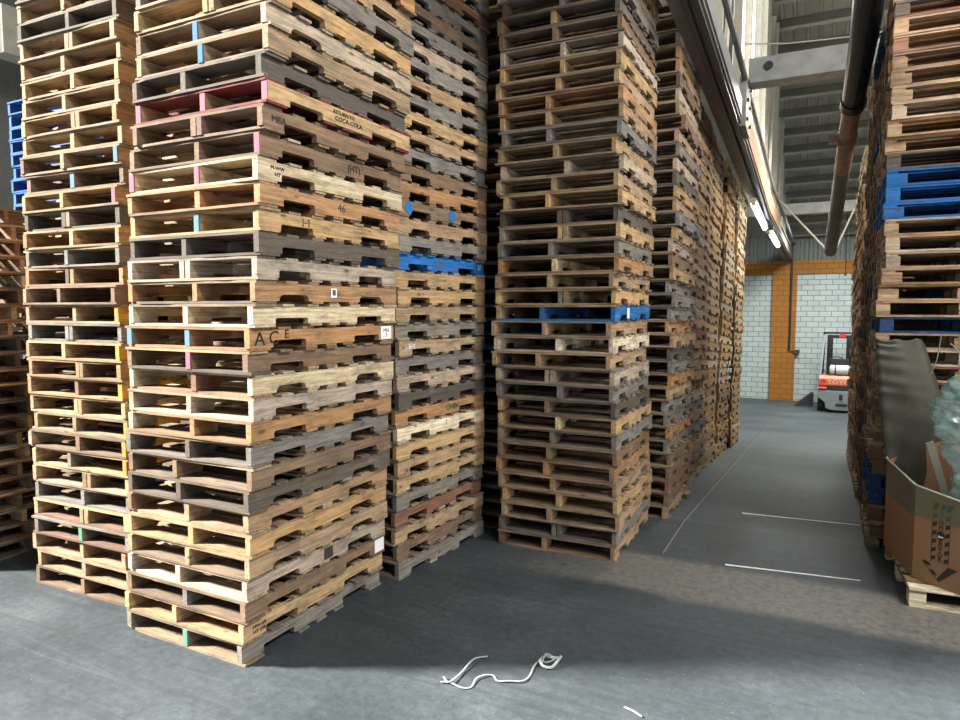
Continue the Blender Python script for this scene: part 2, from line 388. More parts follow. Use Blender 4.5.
# hanging pipe
pr = empty('flue_pipe', (.2, 9, 0)); tag(pr, 'black and brown pipe hanging down the aisle under the roof', 'pipe')
P0 = Vector((.33, 5.6, 5.16)); P1 = Vector((.197, 8.75, 4.30)); P2 = Vector((.16, 9.5, 4.06)); P3 = Vector((.04, 12.6, 2.93)); o0 = Vector((.2, 9, 0))
P0b = Vector((.26, 7.1, 4.75))
MB().tube([P0-o0, P0b-o0, P1-o0], [.135, .13, .115], 20).build('upper_section', PIPEBLACK, pr, smooth=False)
d_ = (P2-P1).normalized()
MB().tube([P1-d_*.03-o0, P1+d_*.10-o0], .13, 20).build('collar', PIPEBLACK, pr)
mb_ = MB().tube([P1-o0, P2-o0, P2.lerp(P3, .22)-o0], [.10, .10, .097], 20).build('middle_section', PIPEBROWN, pr); mb_['label'] = 'pinkish brown pipe section'
fl = MB().tube([P2-d_*.02-o0, P2+d_*.05-o0], .125, 20); fl.box(P2+Vector((-.15, 0, .0))-o0, (.1, .1, .09)); fl.build('flange', PIPEBROWN, pr)
MB().tube([P2.lerp(P3, .22)-o0, P3-o0], [.094, .094], 20).build('lower_section', PIPEGREY, pr)

# lamps
def tube_lamp(x, y0, y1, za, zb, label):
    t = empty('tube_light', (x, y0, 0)); tag(t, label, 'light', 'strip lights under the girder')
    zz = lambda y: za+(zb-za)*(y-y0)/(y1-y0)
    MB().tube([(0, 0, zz(y0)+.07), (0, y1-y0, zz(y1)+.07)], .05, 8, flat=.6).build('housing', CREAMSTEEL, t)
    MB().tube([(0, .05, zz(y0)), (0, y1-y0-.05, zz(y1))], .045, 10).build('tube', TUBE, t)
    for y in (y0+.5, y1-.5): MB().tube([(0, y-y0, zz(y)+.06), (0, y-y0, gz(y)-.035)], .01, 6).build('hanger', STEEL, t)
    for y in (y0+.03, y1-.03): MB().box((0, y-y0, zz(y)+.02), (.07, .05, .1)).build('end_cap', CREAMSTEEL, t)
tube_lamp(-1.12, 12.1, 14.6, 3.72, 3.58, 'nearer lit strip light under the aisle girder')
tube_lamp(-1.02, 14.9, 17., 3.47, 3.42, 'farther lit strip light under the aisle girder')

def area(name, loc, rot, sx, sy, power, col):
    l = bpy.data.lights.new(name, 'AREA'); l.shape = 'RECTANGLE'; l.size = sx; l.size_y = sy; l.energy = power; l.color = col
    o = bpy.data.objects.new(name, l); o.location = loc; o.rotation_euler = rot; return link(o)
# unseen fill lights added overhead to brighten the stacks, floor and aisle
FILLS = [((3.2, .2, 6.6), 310, (1., .96, .9)), ((3.6, 4.2, 6.6), 340, (1., .95, .88)), ((2.6, 9.5, 6.2), 240, (1., .93, .82)), ((.7, 13.5, 5.6), 330, (1., .93, .82)), ((.5, 20.2, 4.6), 330, (.95, 1., .97)), ((-6, 21, 4.6), 90, (.95, 1., .97))]
for loc, pw, cl in FILLS: area('overhead_fill', loc, (0, R(28) if loc[0] > 3 else 0, 0), 1.6, 1.2, pw, cl)

area('right_side_fill', (7.3, 1.6, 2.2), (0, R(90), 0), 3.6, 5.0, 250, (1., .97, .92))  # unseen area light added on the right to brighten the stack sides facing it
# ------------------------------------------------------------------ pallets
PW, PL, PITCH = 1.016, 1.219, .1265
TB, SH = .0140, .0960
rb = random.Random(5)
def board_mesh(length, width, thick, seed):
    r = random.Random(seed); n = 9; m = MB(); vs = []
    dl = r.uniform(-.012, .006)
    chip = r.random() < .4; ce = r.choice((0, n)); cs = r.choice((-1, 1)); cd = r.uniform(.012, .035)
    bow = r.uniform(-.0006, .0006)
    for i in range(n+1):
        u = i/n; x = (u-.5)*(length+dl)
        y0 = -width/2+r.uniform(-.0015, .0025); y1 = width/2+r.uniform(-.0025, .0015)
        if chip and i == ce:
            if cs < 0: y0 += cd
            else: y1 -= cd
        zz = bow*math.sin(u*math.pi)+r.uniform(-.0003, .0003)
        t = thick/2
        vs += [(x, y0, zz-t), (x, y1, zz-t), (x, y1, zz+t), (x, y0, zz+t)]
    fs = [(0, 3, 2, 1), (4*n, 4*n+1, 4*n+2, 4*n+3)]
    for i in range(n):
        for k in range(4):
            k2 = (k+1) % 4; fs.append((4*i+k, 4*i+k2, 4*i+4+k2, 4*i+4+k))
    return m.add(vs, fs).mesh('board', WOOD)
def stringer_mesh(seed):
    r = random.Random(seed); T = .036+r.uniform(-.002, .004); h = SH; LL = PL+r.uniform(-.012, .006)
    pts = [(-LL/2, 0)]
    depth = r.uniform(.034, .043); rad = r.choice((.004, .012, .03)); s0 = r.uniform(.145, .165); wn = r.uniform(.215, .245)
    for c in (-1, 1):
        a, b2 = (-PL/2+s0, -PL/2+s0+wn) if c < 0 else (PL/2-s0-wn, PL/2-s0)
        pts += [(a, 0)]
        for q in range(4): t = q/3*math.pi/2; pts.append((a+rad*(1-math.cos(t))*1.2, depth-rad+rad*math.sin(t)))
        for q in range(3, -1, -1): t = q/3*math.pi/2; pts.append((b2-rad*(1-math.cos(t))*1.2, depth-rad+rad*math.sin(t)))
        pts += [(b2, 0)]
    pts += [(LL/2, 0)]
    top = []
    for q in range(9): top.append((LL/2-LL*q/8, h-(r.uniform(0, .0015) if 0 < q < 8 else 0)))
    poly = pts+top
    m = MB(); n = len(poly)
    # split into quads so that the notched outline fills cleanly
    m.prism([(u, v) for u, v in poly], 1, -T/2, T/2)
    me = m.mesh('stringer', WOOD)
    bm = bmesh.new(); bm.from_mesh(me); bmesh.ops.triangulate(bm, faces=[f for f in bm.faces if len(f.verts) > 4], ngon_method='EAR_CLIP'); bm.to_mesh(me); bm.free()
    return me
LEAD = [board_mesh(PW, .138, TB, 100+i) for i in range(6)]
SLIM = [board_mesh(PW, .088, TB, 200+i) for i in range(6)]
STR = [stringer_mesh(300+i) for i in range(6)]
BLK = [MB().box((0, 0, 0), (.145, .10, .0785)).mesh('block', WOOD, bevel=.003) for i in range(2)]
BLKS = [MB().box((0, 0, 0), (.10, .10, .0785)).mesh('block', WOOD, bevel=.003) for i in range(2)]
BBL = [board_mesh(1.219, .10, .0165, 400+i) for i in range(3)]
BBS = [board_mesh(1.219, .085, .0165, 410+i) for i in range(3)]
SBD = [board_mesh(1.016, .10, .0165, 420+i) for i in range(3)]

PAL = {  # true wood tones
    'c': ((.58, .46, .29), 'cream'), 'y': ((.44, .29, .145), 'golden'), 't': ((.36, .245, .145), 'tan'), 'o': ((.36, .20, .095), 'orange-brown'),
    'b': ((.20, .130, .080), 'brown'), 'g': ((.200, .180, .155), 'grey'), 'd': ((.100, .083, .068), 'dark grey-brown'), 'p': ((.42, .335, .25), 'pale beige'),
    'r': ((.21, .105, .07), 'reddish-brown'), 'w': ((.72, .62, .45), 'bright cream'), 'B': ((.012, .13, .40), 'blue painted'), 'N': ((.012, .055, .16), 'dark blue painted')}
MIXK = 'cyttobgdprtybt'
ONES = 'first second third fourth fifth sixth seventh eighth ninth tenth eleventh twelfth thirteenth fourteenth fifteenth sixteenth seventeenth eighteenth nineteenth'.split()
def ordinal(n):
    if n < 20: return ONES[n-1]
    t = {2: ('twentieth', 'twenty'), 3: ('thirtieth', 'thirty')}[n//10]
    return t[0] if n % 10 == 0 else t[1]+'-'+ONES[n % 10-1]

def vary(c, r, a=.16):
    k = r.uniform(1-a, 1+a); h = r.uniform(-.05, .05)
    return (c[0]*k*(1+h), c[1]*k, c[2]*k*(1-h*1.3), 1)

def part(name, me, parent, loc, rot, col):
    o = bpy.data.objects.new(name, me); o.location = loc; o.rotation_euler = rot; o.color = col
    return link(o, parent)

def gma(root, key, r, flush=False, detail=2):
    """notched stringer pallet: stringers along Y, deck boards along X"""
    base = PAL[key][0]; paint = key in 'BN'
    def tone(p=.16, worn=True):
        if paint: return vary(base, r, .12) if r.random() < .88 else vary(PAL['t'][0], r)
        c = PAL[r.choice(MIXK)][0] if r.random() < p else base
        if worn: c = tuple(.62*a+.38*b_ for a, b_ in zip(c, (.15, .12, .092)))
        return vary(c, r, .2)
    out = {}
    insets = (r.uniform(.0, .012) if flush else r.choice((0, 0, .004, .01, .028)), r.uniform(-.10, .06), 0 if flush else r.choice((0, 0, .003, .008, .02)))
    xs = (-PW/2+.018+insets[0], insets[1], PW/2-.019-insets[2])
    ends = {}
    for k, x in enumerate(xs):
        col = vary(base, r, .10) if k == 2 else tone(.18, False)
        o = part('stringer', r.choice(STR), root, (x, 0, TB), (0, 0, R(90)), col); out[k] = o
        if r.random() < .12 and k == 1:
            part('stringer', r.choice(STR), root, (x+.045, .0, TB), (0, 0, R(90)), tone())
    zt = TB+SH+TB/2+.0004; zb = TB/2-.0004
    ty = [-PL/2+.069] + [-PL/2+.069+(PL-.138)*q/6+r.uniform(-.012, .012) for q in range(1, 6)] + [PL/2-.069]
    for q, y in enumerate(ty):
        lead = q in (0, 6)
        yy = y+(r.uniform(-.004, .008)*(1 if q == 0 else -1) if lead else 0)
        part('top_board', r.choice(LEAD if lead else SLIM), root, (r.uniform(-.005, .005), yy, zt), (0, 0, r.gauss(0, R(.25))), tone())
    for q, y in enumerate((-PL/2+.07, -.16, 0, .16, PL/2-.07)):
        lead = q in (0, 4)
        part('bottom_board', r.choice(LEAD if lead else SLIM), root, (r.uniform(-.005, .005), y+r.uniform(-.006, .006), zb), (0, 0, r.gauss(0, R(.25))), tone())
    return out, xs[2]

def gma_lite(root, key, r):
    """the same pallet for the distance: stringers, one deck mesh above and one below"""
    base = PAL[key][0]
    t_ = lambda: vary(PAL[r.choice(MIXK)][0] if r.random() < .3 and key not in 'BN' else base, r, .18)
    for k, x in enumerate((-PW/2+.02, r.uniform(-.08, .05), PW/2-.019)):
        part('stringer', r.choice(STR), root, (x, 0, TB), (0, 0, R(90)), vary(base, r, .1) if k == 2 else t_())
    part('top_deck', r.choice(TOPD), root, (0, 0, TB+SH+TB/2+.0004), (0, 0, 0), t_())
    part('bottom_deck', r.choice(BOTD), root, (0, 0, TB/2-.0004), (0, 0, 0), t_())
def deckmesh(ys, wd, seed):
    r = random.Random(seed); m = MB()
    for y, wv_ in zip(ys, wd): m.box((r.uniform(-.006, .006), y+r.uniform(-.008, .008), 0), (PW+r.uniform(-.015, .006), wv_, TB))
    return m.mesh('deck', WOOD)
TOPD = [deckmesh([-PL/2+.069+(PL-.138)*q/6 for q in range(7)], [.138]+[.088]*5+[.138], 500+i) for i in range(4)]
BOTD = [deckmesh((-PL/2+.07, -.16, 0, .16, PL/2-.07), (.138, .088, .088, .088, .138), 510+i) for i in range(4)]

BP = .1310
def blockp(root, key, r):
    """four-way block pallet: 1.219 wide front, nine blocks"""
    base = PAL[key][0]; paint = key in 'BN'
    def tone(p=.3):
        if paint: return vary(base, r, .15)
        return vary(PAL[r.choice('tbptoyrt')][0] if r.random() < p else base, r, .2)
    W, D = 1.219, 1.016
    for q, y in enumerate((-D/2+.05, 0, D/2-.05)):
        part('bottom_board', r.choice(BBL), root, (0, y, .0085), (0, 0, 0), tone())
        for x in (-W/2+.0725, 0, W/2-.0725):
            big = r.random() < .35
            xx = x if big else (x-.0225 if x < 0 else x+.0225 if x > 0 else 0)
            part('block', (BLK if big else BLKS)[0], root, (xx, y+r.uniform(-.004, .004), .0172+.0395), (0, 0, r.gauss(0, R(.6))), tone(.2))
    for x in (-W/2+.05, 0, W/2-.05):
        part('stringer_board', r.choice(SBD), root, (x, 0, .0965+.0085), (0, 0, R(90)), tone())
    for q in range(7):
        y = -D/2+.05+(D-.1)*q/6
        part('top_board', r.choice(BBL if q in (0, 6) else BBS), root, (0, y, .1132+.0085), (0, 0, r.gauss(0, R(.2))), tone())

def stack(where, group, n, cx, cy, rz, keys, seed, lean=lambda z: (0, 0), build=gma, pitch=PITCH, jit=.007, tilt=0, start=1, name='wooden_pallet', what='pallet', z0=None, extra=None, from_top=None, sy=1.):
    r = random.Random(seed); roots = {}
    zb = fz(cy) if z0 is None else z0
    for i in range(start, n+1):
        key = keys[(i-1) % len(keys)] if i <= len(keys) else r.choice(MIXK)
        if key == '.': key = r.choice(MIXK)
        z = (i-1)*pitch
        dx, dy = lean(z)
        jx = r.gauss(0, jit)+(r.choice((-.03, .03)) if r.random() < .07 and i > 1 else 0)
        jy = r.gauss(0, jit)
        M = Matrix.Translation((cx, cy, zb)) @ Matrix.Rotation(-tilt, 4, 'X') @ Matrix.Translation((dx+jx, dy+jy, z)) @ Matrix.Rotation(rz+r.gauss(0, R(.45)), 4, 'Z') @ Matrix.Diagonal((1, sy, 1, 1))
        o = bpy.data.objects.new(name if key not in 'BN' else 'blue_pallet', None); o.empty_display_size = .1
        link(o); o.matrix_world = M
        pos = 'bottom' if i == 1 else 'top' if (from_top and i == n) else ordinal(i)+' up'
        ex = (extra or {}).get(i, '')
        lab = '%s %s%s, %s in %s' % (PAL[key][1], what, ex, pos, where) if key in 'BN' else '%s wooden %s%s, %s in %s' % (PAL[key][1], what, ex, pos, where)
        if len(lab.replace('-', ' ').split()) > 16: lab = lab.replace(' wooden', '').replace('corner stack', 'corner one')
        tag(o, lab, 'pallet', group)
        res = build(o, key, r) if build is not gma else gma(o, key, r, flush=(i in (extra or {})))
        roots[i] = (o, res)
    return roots

def text_mesh(s, size, name):
    cu = bpy.data.curves.new(name, 'FONT'); cu.body = s; cu.size = size; cu.align_x = 'CENTER'; cu.align_y = 'CENTER'; cu.extrude = .0006
    cu.resolution_u = 2
    ob = bpy.data.objects.new(name, cu); COL.objects.link(ob)
    dg = bpy.context.evaluated_depsgraph_get()
    me = bpy.data.meshes.new_from_object(ob.evaluated_get(dg))
    bpy.data.objects.remove(ob); return me
def stencil(root, res, s, y, z, size, mat=INK, name='stencil', bold=0, sx=1.):
    me = text_mesh(s, size, name); me.materials.clear(); me.materials.append(mat)
    o = bpy.data.objects.new(name, me); x = res[1]+.0215
    o.location = (x, y, z); o.rotation_euler = (R(90), 0, R(90)); o.scale = (sx, 1, 1)
    link(o, root); return o
def patch(root, res, y, z, w, h, mat, name, label=None, dx=.0):
    o = MB().box((0, 0, 0), (.003, w, h)).build(name, mat, root); o.location = (res[1]+.0215+dx, y, z)
    if label: o['label'] = label
    return o

# --- the corner stack nearest the camera
near = stack('the corner stack nearest the camera', 'pallets in the nearest corner stack', 35, -3.295, 3.26, R(.2), 'gybptytdbgopcbocopdyocbbydtpyg', 21, sy=1.07,
             lean=lambda z: (-.03+.083*z+.012*math.sin(z*2.2), .0), extra={2: ' with black stamp', 4: ' with dark patch', 15: ' stencilled ACE', 17: ' with barcode sticker', 22: ' with ink stamp', 25: ' with dark red boards', 21: ' with handwriting'})
def N_(i): return near[i]
for o in list(near[25][0].children):
    if 'board' in o.name: o.color = (.16, .028, .03, 1)
# ACE
r_, e_ = near[15]; sx_ = e_
stencil(r_, e_, 'A', -.545, .062, .105, INK); stencil(r_, e_, 'C', -.448, .064, .105, INK); stencil(r_, e_, 'E', -.355, .082, .07, INK)
patch(r_, e_, .525, .062, .11, .088, WHITE_STICKER, 'sticker', 'white printed sticker')
stencil(r_, (0, e_[1]+.002), 'MN', .525, .075, .04, INK); stencil(r_, (0, e_[1]+.002), '7', .525, .04, .04, INK)
r_, e_ = near[17]; patch(r_, e_, -.02, .066, .05, .055, WHITE_STICKER, 'sticker', 'white barcode sticker')
for q in range(5): patch(r_, e_, -.032+q*.006, .068, .003, .034, INK, 'barcode_bar', dx=.002)
r_, e_ = near[25]; stencil(r_, e_, 'RETURN TO', -.04, .083, .030, INK, sx=1.1); stencil(r_, e_, 'COCA-COLA', .0, .048, .036, INK, sx=1.1)
r_, e_ = near[22]; stencil(r_, e_, 'M-WW', -.48, .078, .030, INK); stencil(r_, e_, 'HT', -.48, .045, .032, INK)
r_, e_ = near[21]; stencil(r_, e_, '46', .02, .066, .07, DARKPATCH, 'handwriting')
r_, e_ = near[20]; stencil(r_, e_, '[--]', -.27, .078, .045, INK, 'handwriting')
r_, e_ = near[2]; stencil(r_, e_, 'MW-09', -.50, .076, .030, INK); stencil(r_, e_, 'HT DB', -.50, .046, .030, INK)
r_, e_ = near[4]; patch(r_, e_, .03, .06, .075, .07, DARKPATCH, 'dark_patch', 'dark square patch')
r_, e_ = near[3]; patch(r_, e_, .55, .055, .10, .10, WHITE_STICKER, 'sticker', 'torn white sticker')
r_, e_ = near[24]; stencil(r_, e_, 'MBA', -.50, .062, .05, DARKPATCH)
r_, e_ = near[23]; stencil(r_, e_, '(HT)', .12, .062, .06, DARKPATCH)
# painted stringer ends
PINK, TEAL = (.32, .11, .15), (.10, .19, .23)
def endpaint(st, i, k, col):
    o = st[i][1][0][k]; o['end_paint'] = [float(c) for c in col]; o['end_mask'] = 1.0
for i, k, c in ((14, 1, PINK), (15, 0, TEAL), (15, 1, TEAL), (20, 1, TEAL), (22, 0, PINK), (22, 1, PINK), (23, 2, PINK), (25, 0, PINK), (25, 1, PINK), (25, 2, PINK), (27, 1, (.045, .14, .28)), (28, 1, (.045, .14, .28)), (1, 1, (.11, .22, .16))): endpaint(near, i, k, c)

# --- sunlit stack to its left
left2 = stack('the sunlit stack left of the corner stack', 'pallets in the second sunlit stack', 33, -4.60, 3.41, R(1.5), 'bttgygtybtyyoygtbogydybtyot', 22, lean=lambda z: (.03*z+.015*math.sin(z*2+1), 0))
for i, k, c in ((4, 1, (.09, .24, .14)), (22, 2, PINK), (24, 2, TEAL), (23, 1, TEAL)): endpaint(left2, i, k, c)
for i in (8, 9, 10, 12, 14, 16): left2[i][1][0][2].color = (.50, .26, .05, 1)

# --- stack right behind the corner stack
n2 = stack('the stack behind the nearest corner stack', 'pallets behind the nearest corner stack', 37, -3.20, 4.66, R(-4.5), 'gbtrgytywodpgtgtyyBgtbobgtygtgpgbgrg', 23, lean=lambda z: (.012*z, 0), extra={9: ' with green mark', 10: ' with green ink stamp', 14: ' with white stamp', 22: ' with blue patches'})
r_, e_ = n2[10]; stencil(r_, e_, 'OHIN', .12, .064, .07, GREENINK)
r_, e_ = n2[9]; stencil(r_, e_, 'T', .02, .075, .05, GREENINK)
r_, e_ = n2[14]; stencil(r_, e_, 'BH5', -.46, .07, .05, WHITE_STICKER)
r_, e_ = n2[22]
for y in (-.48, .08):
    o = MB().tube([(0, 0, 0), (.003, 0, 0)], .044, 20).build('paint_patch', BLUEPAINT, r_); o.location = (e_[1]+.02, y, .064); o['label'] = 'round blue paint patch'
r_, e_ = n2[19]; stencil(r_, e_, 'U', .53, .062, .06, WHITE_STICKER, 'logo')

# --- narrow stack at the dark gap
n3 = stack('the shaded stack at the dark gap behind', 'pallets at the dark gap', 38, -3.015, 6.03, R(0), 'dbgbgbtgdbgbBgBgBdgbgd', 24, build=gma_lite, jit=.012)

# --- front stack of the aisle row
mid = stack('the front stack of the aisle row', 'pallets in the front stack of the aisle row', 38, -1.905, 5.66, R(.8), 'tgtytobgydgptwtBytogydytptgtotypbdgptyog', 25, jit=.010, extra={14: ' with clean boards', 16: ' and white scuffs'}, lean=lambda z: (-.03*math.sin(z*.75)+.01*math.sin(z*2.5), .01*math.sin(z*3)))
for o in mid[16][0].children:
    if 'stringer' in o.name and o.location.x < -.3: o.color = (*PAL['t'][0], 1)
r_, e_ = mid[16]; patch(r_, e_, -.22, .06, .07, .085, WHITE_STICKER, 'paint_scuff', 'white paint scuff')
# --- behind it, down the ramp
TILT = math.atan(.07)
s2 = stack('the second stack of the aisle row', 'pallets in the second stack of the aisle row', 38, -1.775, 7.0, R(.5), 'tbrbbgoggtogdtogggtbptgtydpgtbtpbtypt', 26, jit=.010, tilt=.025, z0=fz(6.98)+.012)
s3 = stack('the third stack of the aisle row', 'pallets in the third stack of the aisle row', 36, -1.89, 8.54, R(0), 'ptgtpgtgpyttttryptrtpttptyoytyyty', 27, build=gma_lite, jit=.012, tilt=.055)

# --- shaded stack at the left picture edge, deck boards facing the aisle
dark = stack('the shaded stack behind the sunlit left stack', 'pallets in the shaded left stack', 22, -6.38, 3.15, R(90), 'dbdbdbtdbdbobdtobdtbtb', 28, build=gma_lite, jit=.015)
# --- blue pallets standing taller behind it (their lower part is hidden)
blue = stack('the tall stack behind the shaded left one', 'blue pallets behind the shaded left stack', 32, -6.86, 4.62, R(0), 'B'*40, 29, build=gma_lite, start=23, z0=0)

# --- right hand stack of block pallets
rk = 't b r N N b b t b b b t p t N t t t p p t B B B d t o p t b b o t d t b'.split()
right = stack('the right stack behind the cardboard box', 'block pallets in the right stack', 36, 1.01, 6.93, R(0), rk, 30, build=blockp, pitch=BP, jit=.010, name='block_pallet', what='block pallet', lean=lambda z: (-.02+.008*z, 0))

# --- the far rest of the rows: past counting, one object
def far_pallets():
    m = MB(); r = random.Random(77)
    def gmaf(M, base):
        cc = lambda: vary(base, r, .2)[:3]
        for x in (-PW/2+.02, r.uniform(-.08, .05), PW/2-.019):
            c = cc()
            for y, l in ((-.537, .145), (0, .46), (.537, .145)): m.box((x, y, TB+SH/2), (.037, l, SH), M=M, col=c)
            for y in (-.347, .347): m.box((x, y, TB+.065), (.037, .236, .053), M=M, col=c)
        for q in range(7): m.box((r.uniform(-.01, .01), -PL/2+.069+(PL-.138)*q/6, TB*1.5+SH), (PW, .138 if q in (0, 6) else .088, TB), M=M, col=cc())
        for y in (-PL/2+.07, -.16, 0, .16, PL/2-.07): m.box((r.uniform(-.01, .01), y, TB/2), (PW, .12, TB), M=M, col=cc())
    def blkf(M, base):
        cc = lambda: vary(base, r, .2)[:3]
        for y in (-.458, 0, .458):
            m.box((0, y, .0085), (1.219, .1, .017), M=M, col=cc())
            for x in (-.55, 0, .55): m.box((x, y, .055), (.12, .1, .076), M=M, col=cc())
        for q in range(7): m.box((0, -.458+.916*q/6, .11), (1.219, .09, .033), M=M, col=cc())
    def col(cx, cy, n, keys, fn, pitch, tilt, rz=0, jit=.012):
        for i in range(n):
            M = Matrix.Translation((cx, cy, fz(cy))) @ Matrix.Rotation(-tilt, 4, 'X') @ Matrix.Translation((r.gauss(0, jit), r.gauss(0, jit), i*pitch)) @ Matrix.Rotation(rz+r.gauss(0, R(.5)), 4, 'Z')
            fn(M, PAL[r.choice(keys)][0])
    col(-1.92, 9.83, 36, 'yttpypto', gmaf, PITCH, TILT); col(-1.90, 11.25, 36, 'ycyttpyy', gmaf, PITCH, TILT); col(-1.88, 12.72, 36, 'ycpyycty', gmaf, PITCH, TILT)
    col(-6.86, 4.62, 22, 'bdtg', gmaf, PITCH, 0)
    for cx, cy in ((-3.0, 7.35), (-3.0, 8.8), (-3.05, 10.15), (-3.0, 11.6), (-4.28, 4.85), (-4.15, 6.2)): col(cx, cy, 35, 'bdtgy', gmaf, PITCH, TILT if cy > 6.4 else 0)
    col(1.015, 8.06, 37, 'bdrbtN', blkf, BP, 0); col(1.0, 9.15, 36, 'bdrbt', blkf, BP, 0)
    col(.90, 10.75, 35, 'tptyb', gmaf, PITCH, TILT); col(.90, 12.1, 33, 'tptyb', gmaf, PITCH, TILT)
    for cx, cy, n0 in ((-4.50, 3.41, 33), (-2.92, 3.26, 35), (-3.14, 4.66, 37)):
        for i in range(n0, n0+8):
            gmaf(Matrix.Translation((cx, cy, i*PITCH+.012)), PAL[r.choice('bdtgy')][0])
    o = m.build('distant_pallets', WOODV); tag(o, 'far rows of stacked wooden pallets receding along both sides of the aisle', 'pallets', kind='stuff')
far_pallets()

# ------------------------------------------------------------------ floor marks and litter
for (x0, y0, x1, y1, w_), lab in (((-.627, 5.424, .30, 5.55, .03), 'nearer white painted line across the aisle floor'), ((-.67, 7.055, .36, 7.19, .035), 'farther white painted line across the aisle floor')):
    d = Vector((x1-x0, y1-y0, 0)).normalized(); nrm = Vector((-d.y, d.x, 0))*w_/2; m = MB()
    a, b = Vector((x0, y0, fz(y0)+.004)), Vector((x1, y1, fz(y1)+.004))
    m.add([a-nrm, b-nrm*.5, b+nrm*.5, a+nrm], [(0, 1, 2, 3)])
    struct(m.build('floor_line', LINE), lab, 'floor line')
H = 2.
def sp(pts, n=8):
    out = []; P = [Vector(p) for p in pts]
    for i in range(len(P)-1):
        p0, p1, p2, p3 = P[max(i-1, 0)], P[i], P[i+1], P[min(i+2, len(P)-1)]
        for q in range(n):
            t = q/n; out.append(.5*((2*p1)+(p2-p0)*t+(2*p0-5*p1+4*p2-p3)*t*t+(3*p1-p0-3*p2+p3)*t**3))
    return out+[P[-1]]

def flat(pts, z=.008): return [(x, y, z+.004*math.sin(i*1.7)) for i, (x, y) in enumerate(pts)]
st_ = MB()
st_.tube(sp(flat([(-1.761, 2.981), (-1.712, 2.99), (-1.63, 2.985), (-1.595, 3.018), (-1.604, 3.092), (-1.579, 3.141), (-1.54, 3.167), (-1.496, 3.132), (-1.436, 3.15), (-1.374, 3.185), (-1.363, 3.258), (-1.378, 3.357), (-1.37, 3.414), (-1.364, 3.452)])), .006, 8, flat=.4)
st_.tube(sp(flat([(-1.765, 3.02), (-1.716, 2.981), (-1.705, 3.041), (-1.705, 3.123), (-1.705, 3.173), (-1.705, 3.243), (-1.693, 3.291), (-1.652, 3.323)], .014)), .0065, 8, flat=.45)
kn_ = [(-1.37, 3.414), (-1.357, 3.456), (-1.308, 3.445), (-1.283, 3.494), (-1.271, 3.5), (-1.264, 3.444), (-1.283, 3.379), (-1.326, 3.357), (-1.359, 3.395), (-1.329, 3.41), (-1.294, 3.453), (-1.349, 3.46), (-1.342, 3.376)]
st_.tube(sp([(x, y, .012+.010*(i % 3)) for i, (x, y) in enumerate(kn_)]), .008, 8, flat=.5)
tag(st_.build('plastic_strap', STRAPM, None, True), 'loose pale plastic strap with a knot lying on the front floor', 'strap')
st_ = MB().tube(sp(flat([(-.826, 3.202), (-.777, 3.183), (-.728, 3.163)])), .006, 8, flat=.5)
tag(st_.build('strap_scrap', STRAPM, None, True), 'short white scrap of strap alone at the bottom of the floor', 'strap')


# ------------------------------------------------------------------ cardboard bulk box on its pallet

CARD = plain('brown_cardboard', (.30, .165, .082), .8, var=.08, scale=3)
CARDIN = plain('dark_olive_cardboard', (.042, .040, .027), .5, var=.3, scale=5, bump=.4)
def film_mat(name, col, alpha, rough):
    m, nt, b = newmat(name); b.inputs['Base Color'].default_value = (*col, 1); b.inputs['Roughness'].default_value = rough
    b.inputs['Alpha'].default_value = alpha; b.inputs['Specular IOR Level'].default_value = .9; b.inputs['Coat Weight'].default_value = .6; b.inputs['Coat Roughness'].default_value = .12
    return m
FILM = film_mat('green_stretch_film', (.17, .23, .15), .24, .2)
CLEARFILM = film_mat('crumpled_clear_film', (.30, .47, .46), .52, .08)
ro = random.Random(3)
bp_ = empty('block_pallet', (1.14, 5.765, 0), R(4)); tag(bp_, 'pale wooden pallet on the floor under the octagonal cardboard box', 'pallet')
blockp(bp_, 'w', ro)
OCT = [(.475, 6.10), (.60, 5.42), (.85, 5.215), (1.44, 5.25), (1.68, 5.52), (1.60, 6.06), (1.36, 6.30), (.83, 6.30)]
RIM = [.81, .775, .735, .72, .75, 1.0, 1.15, .95]
BZ = .1325
bx_ = empty('bulk_box', (1.16, 5.72, BZ)); tag(bx_, 'octagonal brown cardboard bulk box with a striped arrow, wrapped in film', 'box')
OB = Vector((1.16, 5.72, BZ))
cen = Vector((1.16, 5.72, 0))
def panel(mb, i, z0, r0, r1, t=.008, out=0., n=1):
    a = Vector((*OCT[i], 0)); b = Vector((*OCT[(i+1) % 8], 0)); e = (b-a).normalized(); nr = Vector((e.y, -e.x, 0))
    if nr.dot(a-cen) < 0: nr = -nr
    a = a+(a-cen).normalized()*out; b = b+(b-cen).normalized()*out
    ps = [a+Vector((0, 0, z0)), b+Vector((0, 0, z0)), b+Vector((0, 0, r1)), a+Vector((0, 0, r0))]
    vs = [p-OB for p in ps]+[p-nr*t-OB for p in ps]
    mb.add(vs, [(0, 1, 2, 3), (7, 6, 5, 4), (0, 4, 5, 1), (1, 5, 6, 2), (2, 6, 7, 3), (3, 7, 4, 0)])
m = MB()
for i in range(8): panel(m, i, BZ, RIM[i], RIM[(i+1) % 8])
m.add([Vector((x, y, BZ+.004))-OB for x, y in OCT], [tuple(range(8))])
m.build('wall_panel', CARD, bx_)
m = MB()
for i in range(8): panel(m, i, .56+.02*math.sin(i*2), RIM[i]+.012, RIM[(i+1) % 8]+.012, .002, .006)
f_ = m.build('stretch_film', FILM, bx_); f_['label'] = 'greenish stretch film'
# rolled film edge along the rim
m = MB(); m.tube([Vector((x, y, z+.008))-OB for (x, y), z in [((.46, 6.17), .86)]+list(zip(OCT[:5], RIM[:5]))], .010, 8, flat=.7)
m.build('film_edge', film_mat('film_edge', (.38, .44, .34), .75, .2), bx_, True)
